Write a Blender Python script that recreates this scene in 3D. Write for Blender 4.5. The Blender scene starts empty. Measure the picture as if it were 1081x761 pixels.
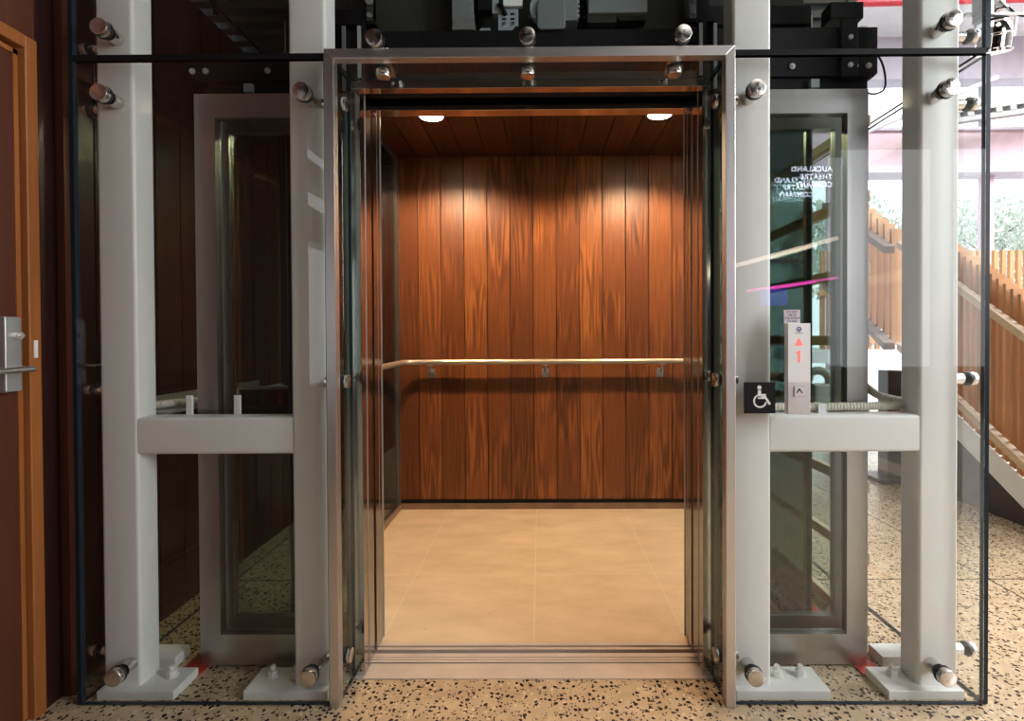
import bpy, math, random
from mathutils import Vector, Matrix, Euler
random.seed(7)
SC = bpy.context.scene
COL = SC.collection
PI = math.pi

# ------------------------------------------------------------------ materials
def new_mat(name):
    m = bpy.data.materials.new(name); m.use_nodes = True
    nt = m.node_tree
    for n in list(nt.nodes): nt.nodes.remove(n)
    out = nt.nodes.new('ShaderNodeOutputMaterial')
    return m, nt, out

def N(nt, t, **kw):
    n = nt.nodes.new(t)
    for k, v in kw.items():
        if k in n.inputs.keys(): n.inputs[k].default_value = v
        else: setattr(n, k, v)
    return n

def c4(c): return (c[0], c[1], c[2], 1.0)

def plain(name, col, rough=0.5, metal=0.0, bump=0.0, bscale=60, var=0.06, spec=0.5):
    m, nt, out = new_mat(name)
    p = N(nt, 'ShaderNodeBsdfPrincipled', Roughness=rough, Metallic=metal)
    p.inputs['Specular IOR Level'].default_value = spec
    tc = N(nt, 'ShaderNodeTexCoord')
    no = N(nt, 'ShaderNodeTexNoise', Scale=8.0, Detail=4.0)
    nt.links.new(tc.outputs['Object'], no.inputs['Vector'])
    r = N(nt, 'ShaderNodeValToRGB')
    r.color_ramp.elements[0].position = .3; r.color_ramp.elements[1].position = .7
    r.color_ramp.elements[0].color = c4([x*(1-var) for x in col])
    r.color_ramp.elements[1].color = c4([min(1, x*(1+var)) for x in col])
    nt.links.new(no.outputs['Fac'], r.inputs['Fac'])
    nt.links.new(r.outputs['Color'], p.inputs['Base Color'])
    if bump:
        n2 = N(nt, 'ShaderNodeTexNoise', Scale=bscale, Detail=3.0)
        nt.links.new(tc.outputs['Object'], n2.inputs['Vector'])
        b = N(nt, 'ShaderNodeBump', Strength=bump, Distance=.002)
        nt.links.new(n2.outputs['Fac'], b.inputs['Height'])
        nt.links.new(b.outputs['Normal'], p.inputs['Normal'])
    nt.links.new(p.outputs['BSDF'], out.inputs['Surface'])
    return m

def brushed(name, col, rough=.25, axis='Z', amount=.10):
    m, nt, out = new_mat(name)
    p = N(nt, 'ShaderNodeBsdfPrincipled', Metallic=1.0)
    tc = N(nt, 'ShaderNodeTexCoord')
    mp = N(nt, 'ShaderNodeMapping')
    sc = {'Z': (350, 350, 3), 'X': (3, 350, 350), 'Y': (350, 3, 350)}[axis]
    mp.inputs['Scale'].default_value = sc
    nt.links.new(tc.outputs['Object'], mp.inputs['Vector'])
    no = N(nt, 'ShaderNodeTexNoise', Scale=1.0, Detail=2.0)
    nt.links.new(mp.outputs['Vector'], no.inputs['Vector'])
    r = N(nt, 'ShaderNodeValToRGB')
    r.color_ramp.elements[0].color = c4([x*(1-amount) for x in col])
    r.color_ramp.elements[1].color = c4([min(1, x*(1+amount)) for x in col])
    nt.links.new(no.outputs['Fac'], r.inputs['Fac'])
    nt.links.new(r.outputs['Color'], p.inputs['Base Color'])
    mr = N(nt, 'ShaderNodeMapRange')
    mr.inputs['To Min'].default_value = rough*.75; mr.inputs['To Max'].default_value = rough*1.3
    nt.links.new(no.outputs['Fac'], mr.inputs['Value'])
    nt.links.new(mr.outputs['Result'], p.inputs['Roughness'])
    nt.links.new(p.outputs['BSDF'], out.inputs['Surface'])
    return m

def glass(name, tint=(.93, .97, .96), ior=1.5, gain=1.0):
    """thin architectural pane: straight-through transmission plus fresnel mirror reflection"""
    m, nt, out = new_mat(name)
    tr = N(nt, 'ShaderNodeBsdfTransparent'); tr.inputs['Color'].default_value = c4(tint)
    gl = N(nt, 'ShaderNodeBsdfGlossy', Roughness=0.0); gl.inputs['Color'].default_value = (1, 1, 1, 1)
    fr = N(nt, 'ShaderNodeFresnel', IOR=ior)
    geo = N(nt, 'ShaderNodeNewGeometry')
    # faces seen from inside the slab do not mirror (keeps one clean reflection per pane)
    inv = N(nt, 'ShaderNodeMath', operation='SUBTRACT'); inv.inputs[0].default_value = 1.0
    nt.links.new(geo.outputs['Backfacing'], inv.inputs[1])
    mu = N(nt, 'ShaderNodeMath', operation='MULTIPLY')
    nt.links.new(fr.outputs['Fac'], mu.inputs[0]); nt.links.new(inv.outputs[0], mu.inputs[1])
    mg = N(nt, 'ShaderNodeMath', operation='MULTIPLY'); mg.inputs[1].default_value = gain; mg.use_clamp = True
    nt.links.new(mu.outputs[0], mg.inputs[0])
    mx = N(nt, 'ShaderNodeMixShader')
    nt.links.new(mg.outputs[0], mx.inputs[0])
    nt.links.new(tr.outputs[0], mx.inputs[1]); nt.links.new(gl.outputs[0], mx.inputs[2])
    nt.links.new(mx.outputs[0], out.inputs['Surface'])
    return m

def emit(name, col, strength):
    m, nt, out = new_mat(name)
    e = N(nt, 'ShaderNodeEmission', Strength=strength); e.inputs['Color'].default_value = c4(col)
    nt.links.new(e.outputs[0], out.inputs['Surface'])
    return m

def wood(name, dark, mid, light, rough=.4, scale=1.0, axis='Z', contrast=1.0):
    """boards: face attribute 'board' gives each plank its own tone and its own cathedral grain"""
    m, nt, out = new_mat(name)
    p = N(nt, 'ShaderNodeBsdfPrincipled', Roughness=rough)
    tc = N(nt, 'ShaderNodeTexCoord')
    at = N(nt, 'ShaderNodeAttribute', attribute_name='board')
    off = N(nt, 'ShaderNodeVectorMath', operation='SCALE'); off.inputs[0].default_value = (7.3, 3.1, 11.7)
    nt.links.new(at.outputs['Fac'], off.inputs['Scale'])
    ad = N(nt, 'ShaderNodeVectorMath', operation='ADD')
    nt.links.new(tc.outputs['Object'], ad.inputs[0]); nt.links.new(off.outputs[0], ad.inputs[1])
    mp = N(nt, 'ShaderNodeMapping')
    mp.inputs['Scale'].default_value = {'Z': (7*scale, 7*scale, .42*scale), 'Y': (7*scale, .42*scale, 7*scale),
                                        'X': (.42*scale, 7*scale, 7*scale)}[axis]
    nt.links.new(ad.outputs[0], mp.inputs['Vector'])
    n1 = N(nt, 'ShaderNodeTexNoise', Scale=1.0, Detail=2.5, Roughness=.45)
    nt.links.new(mp.outputs['Vector'], n1.inputs['Vector'])
    mul = N(nt, 'ShaderNodeMath', operation='MULTIPLY'); mul.inputs[1].default_value = 48.0
    nt.links.new(n1.outputs['Fac'], mul.inputs[0])
    sn = N(nt, 'ShaderNodeMath', operation='SINE'); nt.links.new(mul.outputs[0], sn.inputs[0])
    # fine fibre
    mp2 = N(nt, 'ShaderNodeMapping')
    mp2.inputs['Scale'].default_value = {'Z': (160, 160, 4), 'Y': (160, 4, 160), 'X': (4, 160, 160)}[axis]
    nt.links.new(ad.outputs[0], mp2.inputs['Vector'])
    n2 = N(nt, 'ShaderNodeTexNoise', Scale=1.0, Detail=2.0)
    nt.links.new(mp2.outputs['Vector'], n2.inputs['Vector'])
    mr = N(nt, 'ShaderNodeMapRange'); mr.inputs['From Min'].default_value = -1; mr.inputs['From Max'].default_value = 1
    mr.inputs['To Min'].default_value = .5-.22*contrast; mr.inputs['To Max'].default_value = .5+.22*contrast
    nt.links.new(sn.outputs[0], mr.inputs['Value'])
    # grain shows only in patches
    n3 = N(nt, 'ShaderNodeTexNoise', Scale=2.2, Detail=1.0); nt.links.new(ad.outputs[0], n3.inputs['Vector'])
    m3 = N(nt, 'ShaderNodeMapRange'); m3.inputs['From Min'].default_value = .42; m3.inputs['From Max'].default_value = .58
    nt.links.new(n3.outputs['Fac'], m3.inputs['Value'])
    mixg = N(nt, 'ShaderNodeMix', data_type='FLOAT'); mixg.inputs[2].default_value = .5
    nt.links.new(m3.outputs['Result'], mixg.inputs[0]); nt.links.new(mr.outputs['Result'], mixg.inputs[3])
    a2 = N(nt, 'ShaderNodeMath', operation='MULTIPLY_ADD'); a2.inputs[1].default_value = .35; a2.inputs[2].default_value = -.175
    nt.links.new(n2.outputs['Fac'], a2.inputs[0])
    a3 = N(nt, 'ShaderNodeMath', operation='ADD'); nt.links.new(mixg.outputs[0], a3.inputs[0]); nt.links.new(a2.outputs[0], a3.inputs[1])
    # board tone
    a4 = N(nt, 'ShaderNodeMath', operation='MULTIPLY_ADD'); a4.inputs[1].default_value = .22; a4.inputs[2].default_value = -.11
    nt.links.new(at.outputs['Fac'], a4.inputs[0])
    a5 = N(nt, 'ShaderNodeMath', operation='ADD'); nt.links.new(a3.outputs[0], a5.inputs[0]); nt.links.new(a4.outputs[0], a5.inputs[1])
    r = N(nt, 'ShaderNodeValToRGB')
    e = r.color_ramp.elements
    e[0].position = .22; e[0].color = c4(dark); e[1].position = .82; e[1].color = c4(light)
    x = e.new(.5); x.color = c4(mid)
    nt.links.new(a5.outputs[0], r.inputs['Fac'])
    nt.links.new(r.outputs['Color'], p.inputs['Base Color'])
    b = N(nt, 'ShaderNodeBump', Strength=.15, Distance=.002)
    nt.links.new(a3.outputs[0], b.inputs['Height']); nt.links.new(b.outputs['Normal'], p.inputs['Normal'])
    nt.links.new(p.outputs['BSDF'], out.inputs['Surface'])
    return m

def terrazzo(name):
    m, nt, out = new_mat(name)
    p = N(nt, 'ShaderNodeBsdfPrincipled', Roughness=.22)
    tc = N(nt, 'ShaderNodeTexCoord')
    dn = N(nt, 'ShaderNodeTexNoise', Scale=60.0, Detail=2.0); nt.links.new(tc.outputs['Object'], dn.inputs['Vector'])
    dv = N(nt, 'ShaderNodeVectorMath', operation='SCALE'); dv.inputs['Scale'].default_value = .016
    nt.links.new(dn.outputs['Color'], dv.inputs[0])
    ad = N(nt, 'ShaderNodeVectorMath', operation='ADD')
    nt.links.new(tc.outputs['Object'], ad.inputs[0]); nt.links.new(dv.outputs[0], ad.inputs[1])
    base = N(nt, 'ShaderNodeTexNoise', Scale=14.0, Detail=5.0); nt.links.new(tc.outputs['Object'], base.inputs['Vector'])
    br = N(nt, 'ShaderNodeValToRGB')
    br.color_ramp.elements[0].position = .3; br.color_ramp.elements[0].color = (.42, .30, .18, 1)
    br.color_ramp.elements[1].position = .7; br.color_ramp.elements[1].color = (.56, .42, .27, 1)
    nt.links.new(base.outputs['Fac'], br.inputs['Fac'])
    col = br.outputs['Color']
    for sc, thr, rnd, cc in ((62, .40, .42, (.035, .022, .018)), (105, .36, .34, (.05, .035, .03)), (75, .38, .14, (.66, .52, .36))):
        v = N(nt, 'ShaderNodeTexVoronoi', Scale=float(sc)); nt.links.new(ad.outputs[0], v.inputs['Vector'])
        lt = N(nt, 'ShaderNodeMath', operation='LESS_THAN'); nt.links.new(v.outputs['Distance'], lt.inputs[0]); lt.inputs[1].default_value = thr
        sep = N(nt, 'ShaderNodeSeparateColor'); nt.links.new(v.outputs['Color'], sep.inputs[0])
        l2 = N(nt, 'ShaderNodeMath', operation='LESS_THAN'); nt.links.new(sep.outputs[0], l2.inputs[0]); l2.inputs[1].default_value = rnd
        mu = N(nt, 'ShaderNodeMath', operation='MULTIPLY'); nt.links.new(lt.outputs[0], mu.inputs[0]); nt.links.new(l2.outputs[0], mu.inputs[1])
        mx = N(nt, 'ShaderNodeMix', data_type='RGBA'); mx.inputs[7].default_value = c4(cc)
        nt.links.new(mu.outputs[0], mx.inputs[0]); nt.links.new(col, mx.inputs[6]); col = mx.outputs[2]
    # saw-cut joints at x = 2.18 and y = 2.45
    sx = N(nt, 'ShaderNodeSeparateXYZ'); nt.links.new(tc.outputs['Object'], sx.inputs[0])
    for ax, val in ((0, 2.18), (1, 2.45), (0, 3.7), (1, 5.0)):
        cmpn = N(nt, 'ShaderNodeMath', operation='COMPARE'); nt.links.new(sx.outputs[ax], cmpn.inputs[0])
        cmpn.inputs[1].default_value = val; cmpn.inputs[2].default_value = .004
        mx = N(nt, 'ShaderNodeMix', data_type='RGBA'); mx.inputs[7].default_value = (.06, .045, .035, 1)
        nt.links.new(cmpn.outputs[0], mx.inputs[0]); nt.links.new(col, mx.inputs[6]); col = mx.outputs[2]
    nt.links.new(col, p.inputs['Base Color'])
    nt.links.new(p.outputs['BSDF'], out.inputs['Surface'])
    return m

def limestone(name):
    m, nt, out = new_mat(name)
    p = N(nt, 'ShaderNodeBsdfPrincipled', Roughness=.33)
    tc = N(nt, 'ShaderNodeTexCoord')
    mp = N(nt, 'ShaderNodeMapping'); mp.inputs['Scale'].default_value = (1.0, 2.2, 1)
    nt.links.new(tc.outputs['Object'], mp.inputs['Vector'])
    n = N(nt, 'ShaderNodeTexNoise', Scale=3.0, Detail=8.0, Roughness=.6); nt.links.new(mp.outputs[0], n.inputs['Vector'])
    r = N(nt, 'ShaderNodeValToRGB')
    r.color_ramp.elements[0].position = .3; r.color_ramp.elements[0].color = (.60, .43, .265, 1)
    r.color_ramp.elements[1].position = .68; r.color_ramp.elements[1].color = (.76, .575, .39, 1)
    nt.links.new(n.outputs['Fac'], r.inputs['Fac']); col = r.outputs['Color']
    # rust flecks
    f = N(nt, 'ShaderNodeTexNoise', Scale=16.0, Detail=5.0, Roughness=.65); nt.links.new(mp.outputs[0], f.inputs['Vector'])
    fr = N(nt, 'ShaderNodeMapRange'); fr.inputs['From Min'].default_value = .66; fr.inputs['From Max'].default_value = .76
    fr.inputs['To Max'].default_value = .75
    nt.links.new(f.outputs['Fac'], fr.inputs['Value'])
    mx = N(nt, 'ShaderNodeMix', data_type='RGBA'); mx.inputs[7].default_value = (.30, .13, .04, 1)
    nt.links.new(fr.outputs['Result'], mx.inputs[0]); nt.links.new(col, mx.inputs[6]); col = mx.outputs[2]
    sx = N(nt, 'ShaderNodeSeparateXYZ'); nt.links.new(tc.outputs['Object'], sx.inputs[0])
    # tile joints every 0.6 m (world coordinates, car origin at (0.04, 1.91))
    for ax, vals in ((0, (-.63-.04, -.03-.04, .57-.04)), (1, (2.51-1.91, 3.11-1.91))):
        for val in vals:
            cmpn = N(nt, 'ShaderNodeMath', operation='COMPARE'); nt.links.new(sx.outputs[ax], cmpn.inputs[0])
            cmpn.inputs[1].default_value = val; cmpn.inputs[2].default_value = .0016
            mx = N(nt, 'ShaderNodeMix', data_type='RGBA'); mx.inputs[7].default_value = (.78, .64, .46, 1)
            nt.links.new(cmpn.outputs[0], mx.inputs[0]); nt.links.new(col, mx.inputs[6]); col = mx.outputs[2]
    nt.links.new(col, p.inputs['Base Color'])
    nt.links.new(p.outputs['BSDF'], out.inputs['Surface'])
    return m

def spun(name, col):
    """lathe-turned steel: radial sectors of light on the cap face"""
    m, nt, out = new_mat(name)
    p = N(nt, 'ShaderNodeBsdfPrincipled', Metallic=1.0, Roughness=.24)
    p.inputs['Base Color'].default_value = c4(col)
    tg = N(nt, 'ShaderNodeTangent', direction_type='RADIAL', axis='Z')
    p.inputs['Anisotropic'].default_value = .75
    nt.links.new(tg.outputs[0], p.inputs['Tangent'])
    tc = N(nt, 'ShaderNodeTexCoord'); no = N(nt, 'ShaderNodeTexNoise', Scale=90.0)
    nt.links.new(tc.outputs['Object'], no.inputs['Vector'])
    mr = N(nt, 'ShaderNodeMapRange'); mr.inputs['To Min'].default_value = .2; mr.inputs['To Max'].default_value = .3
    nt.links.new(no.outputs['Fac'], mr.inputs['Value']); nt.links.new(mr.outputs[0], p.inputs['Roughness'])
    nt.links.new(p.outputs['BSDF'], out.inputs['Surface'])
    return m

M = dict(
    paint=plain('white_steel_paint', (.80, .785, .755), .32, var=.02, bump=.03, bscale=200),
    plate=plain('white_plate_paint', (.76, .74, .69), .45, var=.06, bump=.08),
    steel=brushed('brushed_stainless', (.70, .67, .66), .36, 'Z', .05),
    steelx=brushed('brushed_stainless_horizontal', (.72, .70, .70), .38, 'X', .05),
    polish=brushed('polished_stainless', (.68, .65, .62), .10, 'Z', .05),
    polishx=brushed('polished_stainless_horizontal', (.68, .65, .62), .12, 'X', .05),
    rail=plain('satin_handrail', (.78, .66, .54), .34, .85, var=.03),
    sill=plain('aluminium_sill', (.62, .53, .47), .38, .35, var=.08),
    leaf=brushed('satin_door_steel', (.46, .44, .42), .33, 'Z', .06),
    cap=spun('spun_steel_cap', (.70, .66, .63)),
    rubber=plain('black_rubber', (.012, .012, .013), .6),
    black=plain('matt_black', (.008, .008, .009), .55, spec=.15),
    darksteel=plain('dark_painted_steel', (.010, .009, .010), .6, spec=.12),
    machine=plain('dark_olive_machine_panel', (.034, .034, .029), .6, spec=.2),
    grey=plain('shaded_grey_enclosure', (.16, .18, .18), .45, bump=.05),  # darker grey stands in for shade over the car-top machinery
    palegrey=plain('pale_grey_plastic', (.28, .33, .35), .4),
    galv=plain('galvanised_metal', (.55, .56, .55), .35, .8),
    white=plain('white_plastic', (.80, .80, .80), .35, var=.02),
    cream=plain('cream_hose', (.62, .58, .48), .5),
    glass=glass('clear_glass', (.975, .988, .988)),
    lowglass=glass('reveal_glass', (.90, .96, .94)),
    carglass=glass('tinted_car_glass', (.54, .60, .58), 1.5, 1.3),
    leafglass=glass('door_leaf_glass', (.78, .825, .815)),
    edge=plain('green_glass_edge', (.008, .018, .028), .3, var=.2, spec=.12),
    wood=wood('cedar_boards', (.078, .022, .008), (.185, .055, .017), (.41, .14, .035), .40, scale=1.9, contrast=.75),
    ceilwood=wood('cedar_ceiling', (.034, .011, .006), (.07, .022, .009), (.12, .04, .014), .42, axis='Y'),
    wallwood=wood('dark_stained_boards', (.014, .0045, .0045), (.026, .0075, .0065), (.045, .012, .009), .35, contrast=.5),
    doorwood=wood('door_veneer', (.050, .013, .007), (.085, .022, .010), (.12, .033, .014), .45, contrast=.4),
    lipping=wood('door_lipping', (.20, .065, .016), (.30, .10, .026), (.40, .145, .04), .4, contrast=.5),
    timber=wood('blond_timber', (.40, .195, .085), (.56, .29, .13), (.72, .43, .22), .5, scale=.8, contrast=.5),
    railwood=wood('blond_rail', (.52, .36, .22), (.66, .48, .31), (.78, .60, .42), .45, axis='Y', contrast=.4),
    railbrown=plain('brown_rail', (.14, .095, .08), .5),
    floor=terrazzo('terrazzo'),
    stone=limestone('cream_limestone'),
    skirt=plain('brown_marble_skirting', (.26, .15, .095), .25, var=.18),
    pit=plain('pit_concrete', (.03, .028, .026), .9),
    red=plain('red_oxide_paint', (.45, .018, .012), .45, var=.2),
    browndark=plain('bronze_stair_panel', (.055, .036, .034), .35),
    whitepaint=plain('white_stair_paint', (.86, .86, .90), .5, var=.02),
    signblack=plain('sign_black', (.008, .006, .008), .45, spec=.2),
    sticker=plain('pink_white_sticker', (.72, .66, .70), .4, var=.02),
    ink=plain('sticker_ink', (.18, .10, .16), .6),
    blue=plain('blue_ink', (.05, .05, .28), .4),
    led=emit('red_segments', (1.0, .16, .14), 1.6),
    lamp=emit('downlight_glow', (1.0, .80, .55), 40.0),
    darkceil=plain('dark_ribbed_soffit', (.12, .14, .155), .55),
    paleceil=plain('pale_hall_ceiling', (.78, .80, .84), .7),  # albedo raised to stand in for stronger hall daylight
    pink=plain('dusky_pink_steel', (.56, .40, .45), .5),
    mauve=plain('mauve_beam', (.48, .43, .50), .6),  # mauve and pink lightened to imitate bright daylight in the hall
    greywall=plain('grey_plaster', (.30, .29, .29), .8),
    darkwall=plain('dark_plaster', (.06, .05, .05), .7),
    leafgreen=plain('glare_paled_leaves', (.62, .70, .62), .6, var=.4),  # leaf colour lightened to imitate the glare outside
    bark=plain('tree_bark', (.20, .16, .13), .8),
    chrome=plain('chrome', (.80, .77, .76), .08, 1.0),
    lens=emit('lamp_lens', (1.0, .90, .78), 2.2),
    redpaint=plain('red_pipe_paint', (.55, .03, .06), .35),
    letters=emit('lit_letters', (.80, .84, 1.0), 18.0),
    warmled=emit('warm_strip', (1.0, .80, .62), 9.0),
    pinkled=emit('pink_strip', (1.0, .08, .55), 10.0),
    blueled=emit('blue_screen', (.12, .13, 1.0), 4.0),
)

# ------------------------------------------------------------------ mesh builder
class MB:
    def __init__(s): s.v = []; s.f = []; s.mi = []; s.sm = []; s.bd = []; s.cur = 0.0
    def add(s, vs, fs, mi=0, sm=False):
        o = len(s.v); s.v += [Vector(p) for p in vs]
        for f in fs: s.f.append([i+o for i in f]); s.mi.append(mi); s.sm.append(sm); s.bd.append(s.cur)
        return s
    def box(s, x0, x1, y0, y1, z0, z1, mi=0):
        v = [(x0,y0,z0),(x1,y0,z0),(x1,y1,z0),(x0,y1,z0),(x0,y0,z1),(x1,y0,z1),(x1,y1,z1),(x0,y1,z1)]
        return s.add(v, [(0,3,2,1),(4,5,6,7),(0,1,5,4),(1,2,6,5),(2,3,7,6),(3,0,4,7)], mi)
    def prism(s, poly, axis, a, b, mi=0, sm=False):
        """poly: 2-D points; axis: 'x','y','z' extrusion; other two axes in cyclic order y,z / x,z / x,y"""
        def P(p, t): return {'x': (t,p[0],p[1]), 'y': (p[0],t,p[1]), 'z': (p[0],p[1],t)}[axis]
        n = len(poly); v = [P(p, a) for p in poly]+[P(p, b) for p in poly]
        s.add(v, [tuple(range(n))[::-1], tuple(range(n, 2*n))], mi)
        o = len(s.v)-2*n
        for i in range(n):
            s.f.append([o+i, o+(i+1) % n, o+n+(i+1) % n, o+n+i]); s.mi.append(mi); s.sm.append(sm); s.bd.append(s.cur)
        return s
    def rrect(s, x0, x1, y0, y1, z0, z1, r, axis='z', mi=0, seg=5):
        if axis == 'z': a0, a1, b0, b1, e0, e1 = x0, x1, y0, y1, z0, z1
        elif axis == 'x': a0, a1, b0, b1, e0, e1 = y0, y1, z0, z1, x0, x1
        else: a0, a1, b0, b1, e0, e1 = x0, x1, z0, z1, y0, y1
        poly = []
        for cx, cy, st in ((a1-r, b1-r, 0), (a0+r, b1-r, 1), (a0+r, b0+r, 2), (a1-r, b0+r, 3)):
            for k in range(seg+1):
                t = (st+k/seg)*PI/2; poly.append((cx+r*math.cos(t), cy+r*math.sin(t)))
        return s.prism(poly, axis, e0, e1, mi, True)
    def lathe(s, p0, d, prof, seg=24, mi=0):
        """prof: (distance along d, radius)"""
        d = Vector(d).normalized(); p0 = Vector(p0)
        u = d.orthogonal().normalized(); w = d.cross(u)
        o = len(s.v)
        for (t, r) in prof:
            for k in range(seg):
                a = 2*PI*k/seg; s.v.append(p0+d*t+(u*math.cos(a)+w*math.sin(a))*r)
        for i in range(len(prof)-1):
            sharp = False
            for k in range(seg):
                k2 = (k+1) % seg
                s.f.append([o+i*seg+k, o+i*seg+k2, o+(i+1)*seg+k2, o+(i+1)*seg+k]); s.mi.append(mi); s.sm.append(True); s.bd.append(s.cur)
        for i, rev in ((0, True), (len(prof)-1, False)):
            if prof[i][1] > 1e-5:
                f = [o+i*seg+k for k in range(seg)]
                s.f.append(f[::-1] if rev else f); s.mi.append(mi); s.sm.append(False); s.bd.append(s.cur)
        return s
    def cyl(s, p0, p1, r, seg=20, mi=0, r1=None):
        p0 = Vector(p0); p1 = Vector(p1); L = (p1-p0).length
        return s.lathe(p0, p1-p0, [(0, r), (L, r if r1 is None else r1)], seg, mi)
    def tube(s, pts, r, seg=12, mi=0, ripple=0, caps=True):
        pts = [Vector(p) for p in pts]; o = len(s.v); up = None
        for i, p in enumerate(pts):
            t = (pts[min(i+1, len(pts)-1)]-pts[max(i-1, 0)]).normalized()
            if up is None: up = t.orthogonal().normalized()
            up = (up-t*up.dot(t)).normalized(); w = t.cross(up)
            rr = r*(1+(ripple if i % 2 else -ripple))
            for k in range(seg):
                a = 2*PI*k/seg; s.v.append(p+(up*math.cos(a)+w*math.sin(a))*rr)
        for i in range(len(pts)-1):
            for k in range(seg):
                k2 = (k+1) % seg
                s.f.append([o+i*seg+k, o+i*seg+k2, o+(i+1)*seg+k2, o+(i+1)*seg+k]); s.mi.append(mi); s.sm.append(True); s.bd.append(s.cur)
        if caps:
            s.f.append([o+k for k in range(seg)][::-1]); s.mi.append(mi); s.sm.append(False); s.bd.append(s.cur)
            e = o+(len(pts)-1)*seg
            s.f.append([e+k for k in range(seg)]); s.mi.append(mi); s.sm.append(False); s.bd.append(s.cur)
        return s
    def build(s, name, mats, parent=None, loc=None, bevel=0.0):
        """vertices are in world space; loc (or the parent's place) becomes the origin"""
        if not isinstance(mats, (list, tuple)): mats = [mats]
        base = Vector((0, 0, 0))
        if parent is not None: base = wpos(parent)
        org = Vector(loc) if loc is not None else base
        me = bpy.data.meshes.new(name)
        me.from_pydata([tuple(p-org) for p in s.v], [], s.f)
        for m in mats: me.materials.append(m)
        me.polygons.foreach_set('material_index', s.mi)
        me.polygons.foreach_set('use_smooth', s.sm)
        a = me.attributes.new('board', 'FLOAT', 'FACE'); a.data.foreach_set('value', s.bd)
        me.update()
        if any(s.sm): me.set_sharp_from_angle(angle=math.radians(38))
        o = bpy.data.objects.new(name, me); COL.objects.link(o)
        if parent is not None: o.parent = parent
        o.location = org-base
        if bevel:
            b = o.modifiers.new('bevel', 'BEVEL'); b.width = bevel; b.segments = 2; b.limit_method = 'ANGLE'
            b.angle_limit = math.radians(50); b.harden_normals = False
        return o

def wpos(o):
    p = Vector(o.location)
    while o.parent is not None: o = o.parent; p = p+Vector(o.location)
    return p

def tag(o, label, cat, group=None):
    o['label'] = label; o['category'] = cat
    if group: o['group'] = group
    return o
def thing(name, loc, label, cat, group=None):
    o = bpy.data.objects.new(name, None); COL.objects.link(o); o.location = loc
    o.empty_display_size = .1
    return tag(o, label, cat, group)
def struct(o): o['kind'] = 'structure'; return o
def dup(src, parent, loc, rot=None):
    c = src.copy(); COL.objects.link(c); c.parent = parent; c.location = Vector(loc)-(wpos(parent) if parent else Vector())
    if rot is not None: c.rotation_euler = rot
    for ch in src.children:
        d = ch.copy(); COL.objects.link(d); d.parent = c
    return c
def text_mesh(name, body, size, mat, parent, loc, rot=(PI/2, 0, 0), align='CENTER', spacing=1.0, extrude=.0004, line=1.0, offset=0.0):
    cu = bpy.data.curves.new(name, 'FONT'); cu.body = body; cu.size = size; cu.align_x = align
    cu.extrude = extrude; cu.space_character = spacing; cu.space_line = line; cu.offset = offset
    t = bpy.data.objects.new('tmp', cu); COL.objects.link(t)
    dg = bpy.context.evaluated_depsgraph_get()
    me = bpy.data.meshes.new_from_object(t.evaluated_get(dg)); me.name = name
    bpy.data.objects.remove(t); 
    me.materials.clear(); me.materials.append(mat)
    o = bpy.data.objects.new(name, me); COL.objects.link(o); o.parent = parent
    o.location = Vector(loc)-(wpos(parent) if parent else Vector()); o.rotation_euler = rot
    return o

# ------------------------------------------------------------------ camera
cam_d = bpy.data.cameras.new('camera'); cam = bpy.data.objects.new('camera', cam_d); COL.objects.link(cam)
H = 1.195
cam_d.sensor_fit = 'HORIZONTAL'; cam_d.sensor_width = 36.0; cam_d.lens = 530/1081*36.0
cam_d.shift_x = -(567-540.5)/1081; cam_d.shift_y = -(380.5-360.5)/1081
cam_d.clip_start = .02
cam.matrix_world = Matrix.Translation((0, 0, H)) @ Matrix.Rotation(.006, 4, 'Z') @ Matrix.Rotation(PI/2-.0105, 4, 'X') @ Matrix.Rotation(-.005, 4, 'Z')
SC.camera = cam

# ------------------------------------------------------------------ setting
XL, HOLE = -1.6, (-1.02, 1.10, 1.875, 3.56)
b = MB()
x0, x1, y0, y1 = HOLE
for r in ((XL-.1, x0, -6, 7.6), (x1, 9, -6, 7.6), (x0, x1, -6, y0), (x0, x1, y1, 7.6)):
    b.box(r[0], r[1], r[2], r[3], -.15, 0)
struct(b.build('floor', M['floor']))
b = MB(); b.box(x0-.02, x0, y0, y1, -1.3, -.151).box(x1, x1+.02, y0, y1, -1.3, -.151).box(x0, x1, y0-.02, y0, -1.3, -.151).box(x0, x1, y1, y1+.02, -1.3, -.151).box(x0, x1, y0, y1, -1.32, -1.3)
struct(b.build('trim_1', M['pit']))
# left wall of dark boards, with a door opening y .60 - 1.575
b = MB(); yb = 1.66
k = 0
while yb < 5.4:
    b.cur = random.random(); w = .1435
    b.box(XL-.03, XL, yb+.003, yb+w-.003, 0, 2.75)
    yb += w
b.cur = .2; b.box(XL-.12, XL-.03, 1.66, 5.4, 0, 2.75).box(XL-.12, XL-.03, 1.66, 1.85, 2.75, 5.3)
struct(b.build('wall_left', M['wallwood'], bevel=.003))
b = MB(); b.cur = .3; b.box(XL-.12, XL, 1.592, 1.66, 0, 5.3).box(XL-.12, XL-.002, -.25, .55, 0, 5.3).box(XL-.12, XL-.002, -6, -.95, 0, 5.3)
for za, zb in ((0, .85), (1.87, 2.11), (2.28, 2.44), (2.60, 5.3)): b.box(XL-.12, XL-.002, -.95, -.25, za, zb)
struct(b.build('wall_left_front', M['wallwood']))
b = MB(); b.cur = .9; b.box(XL-.12, XL, .55, 1.592, 2.135, 5.3)
struct(b.build('wall_left_upper', M['doorwood']))
# tall timber strip between wall and glass
b = MB(); b.cur = .5; b.box(XL+.002, XL+.03, 1.655, 1.70, 0, 3.0)
struct(b.build('trim_2', M['doorwood']))

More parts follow.
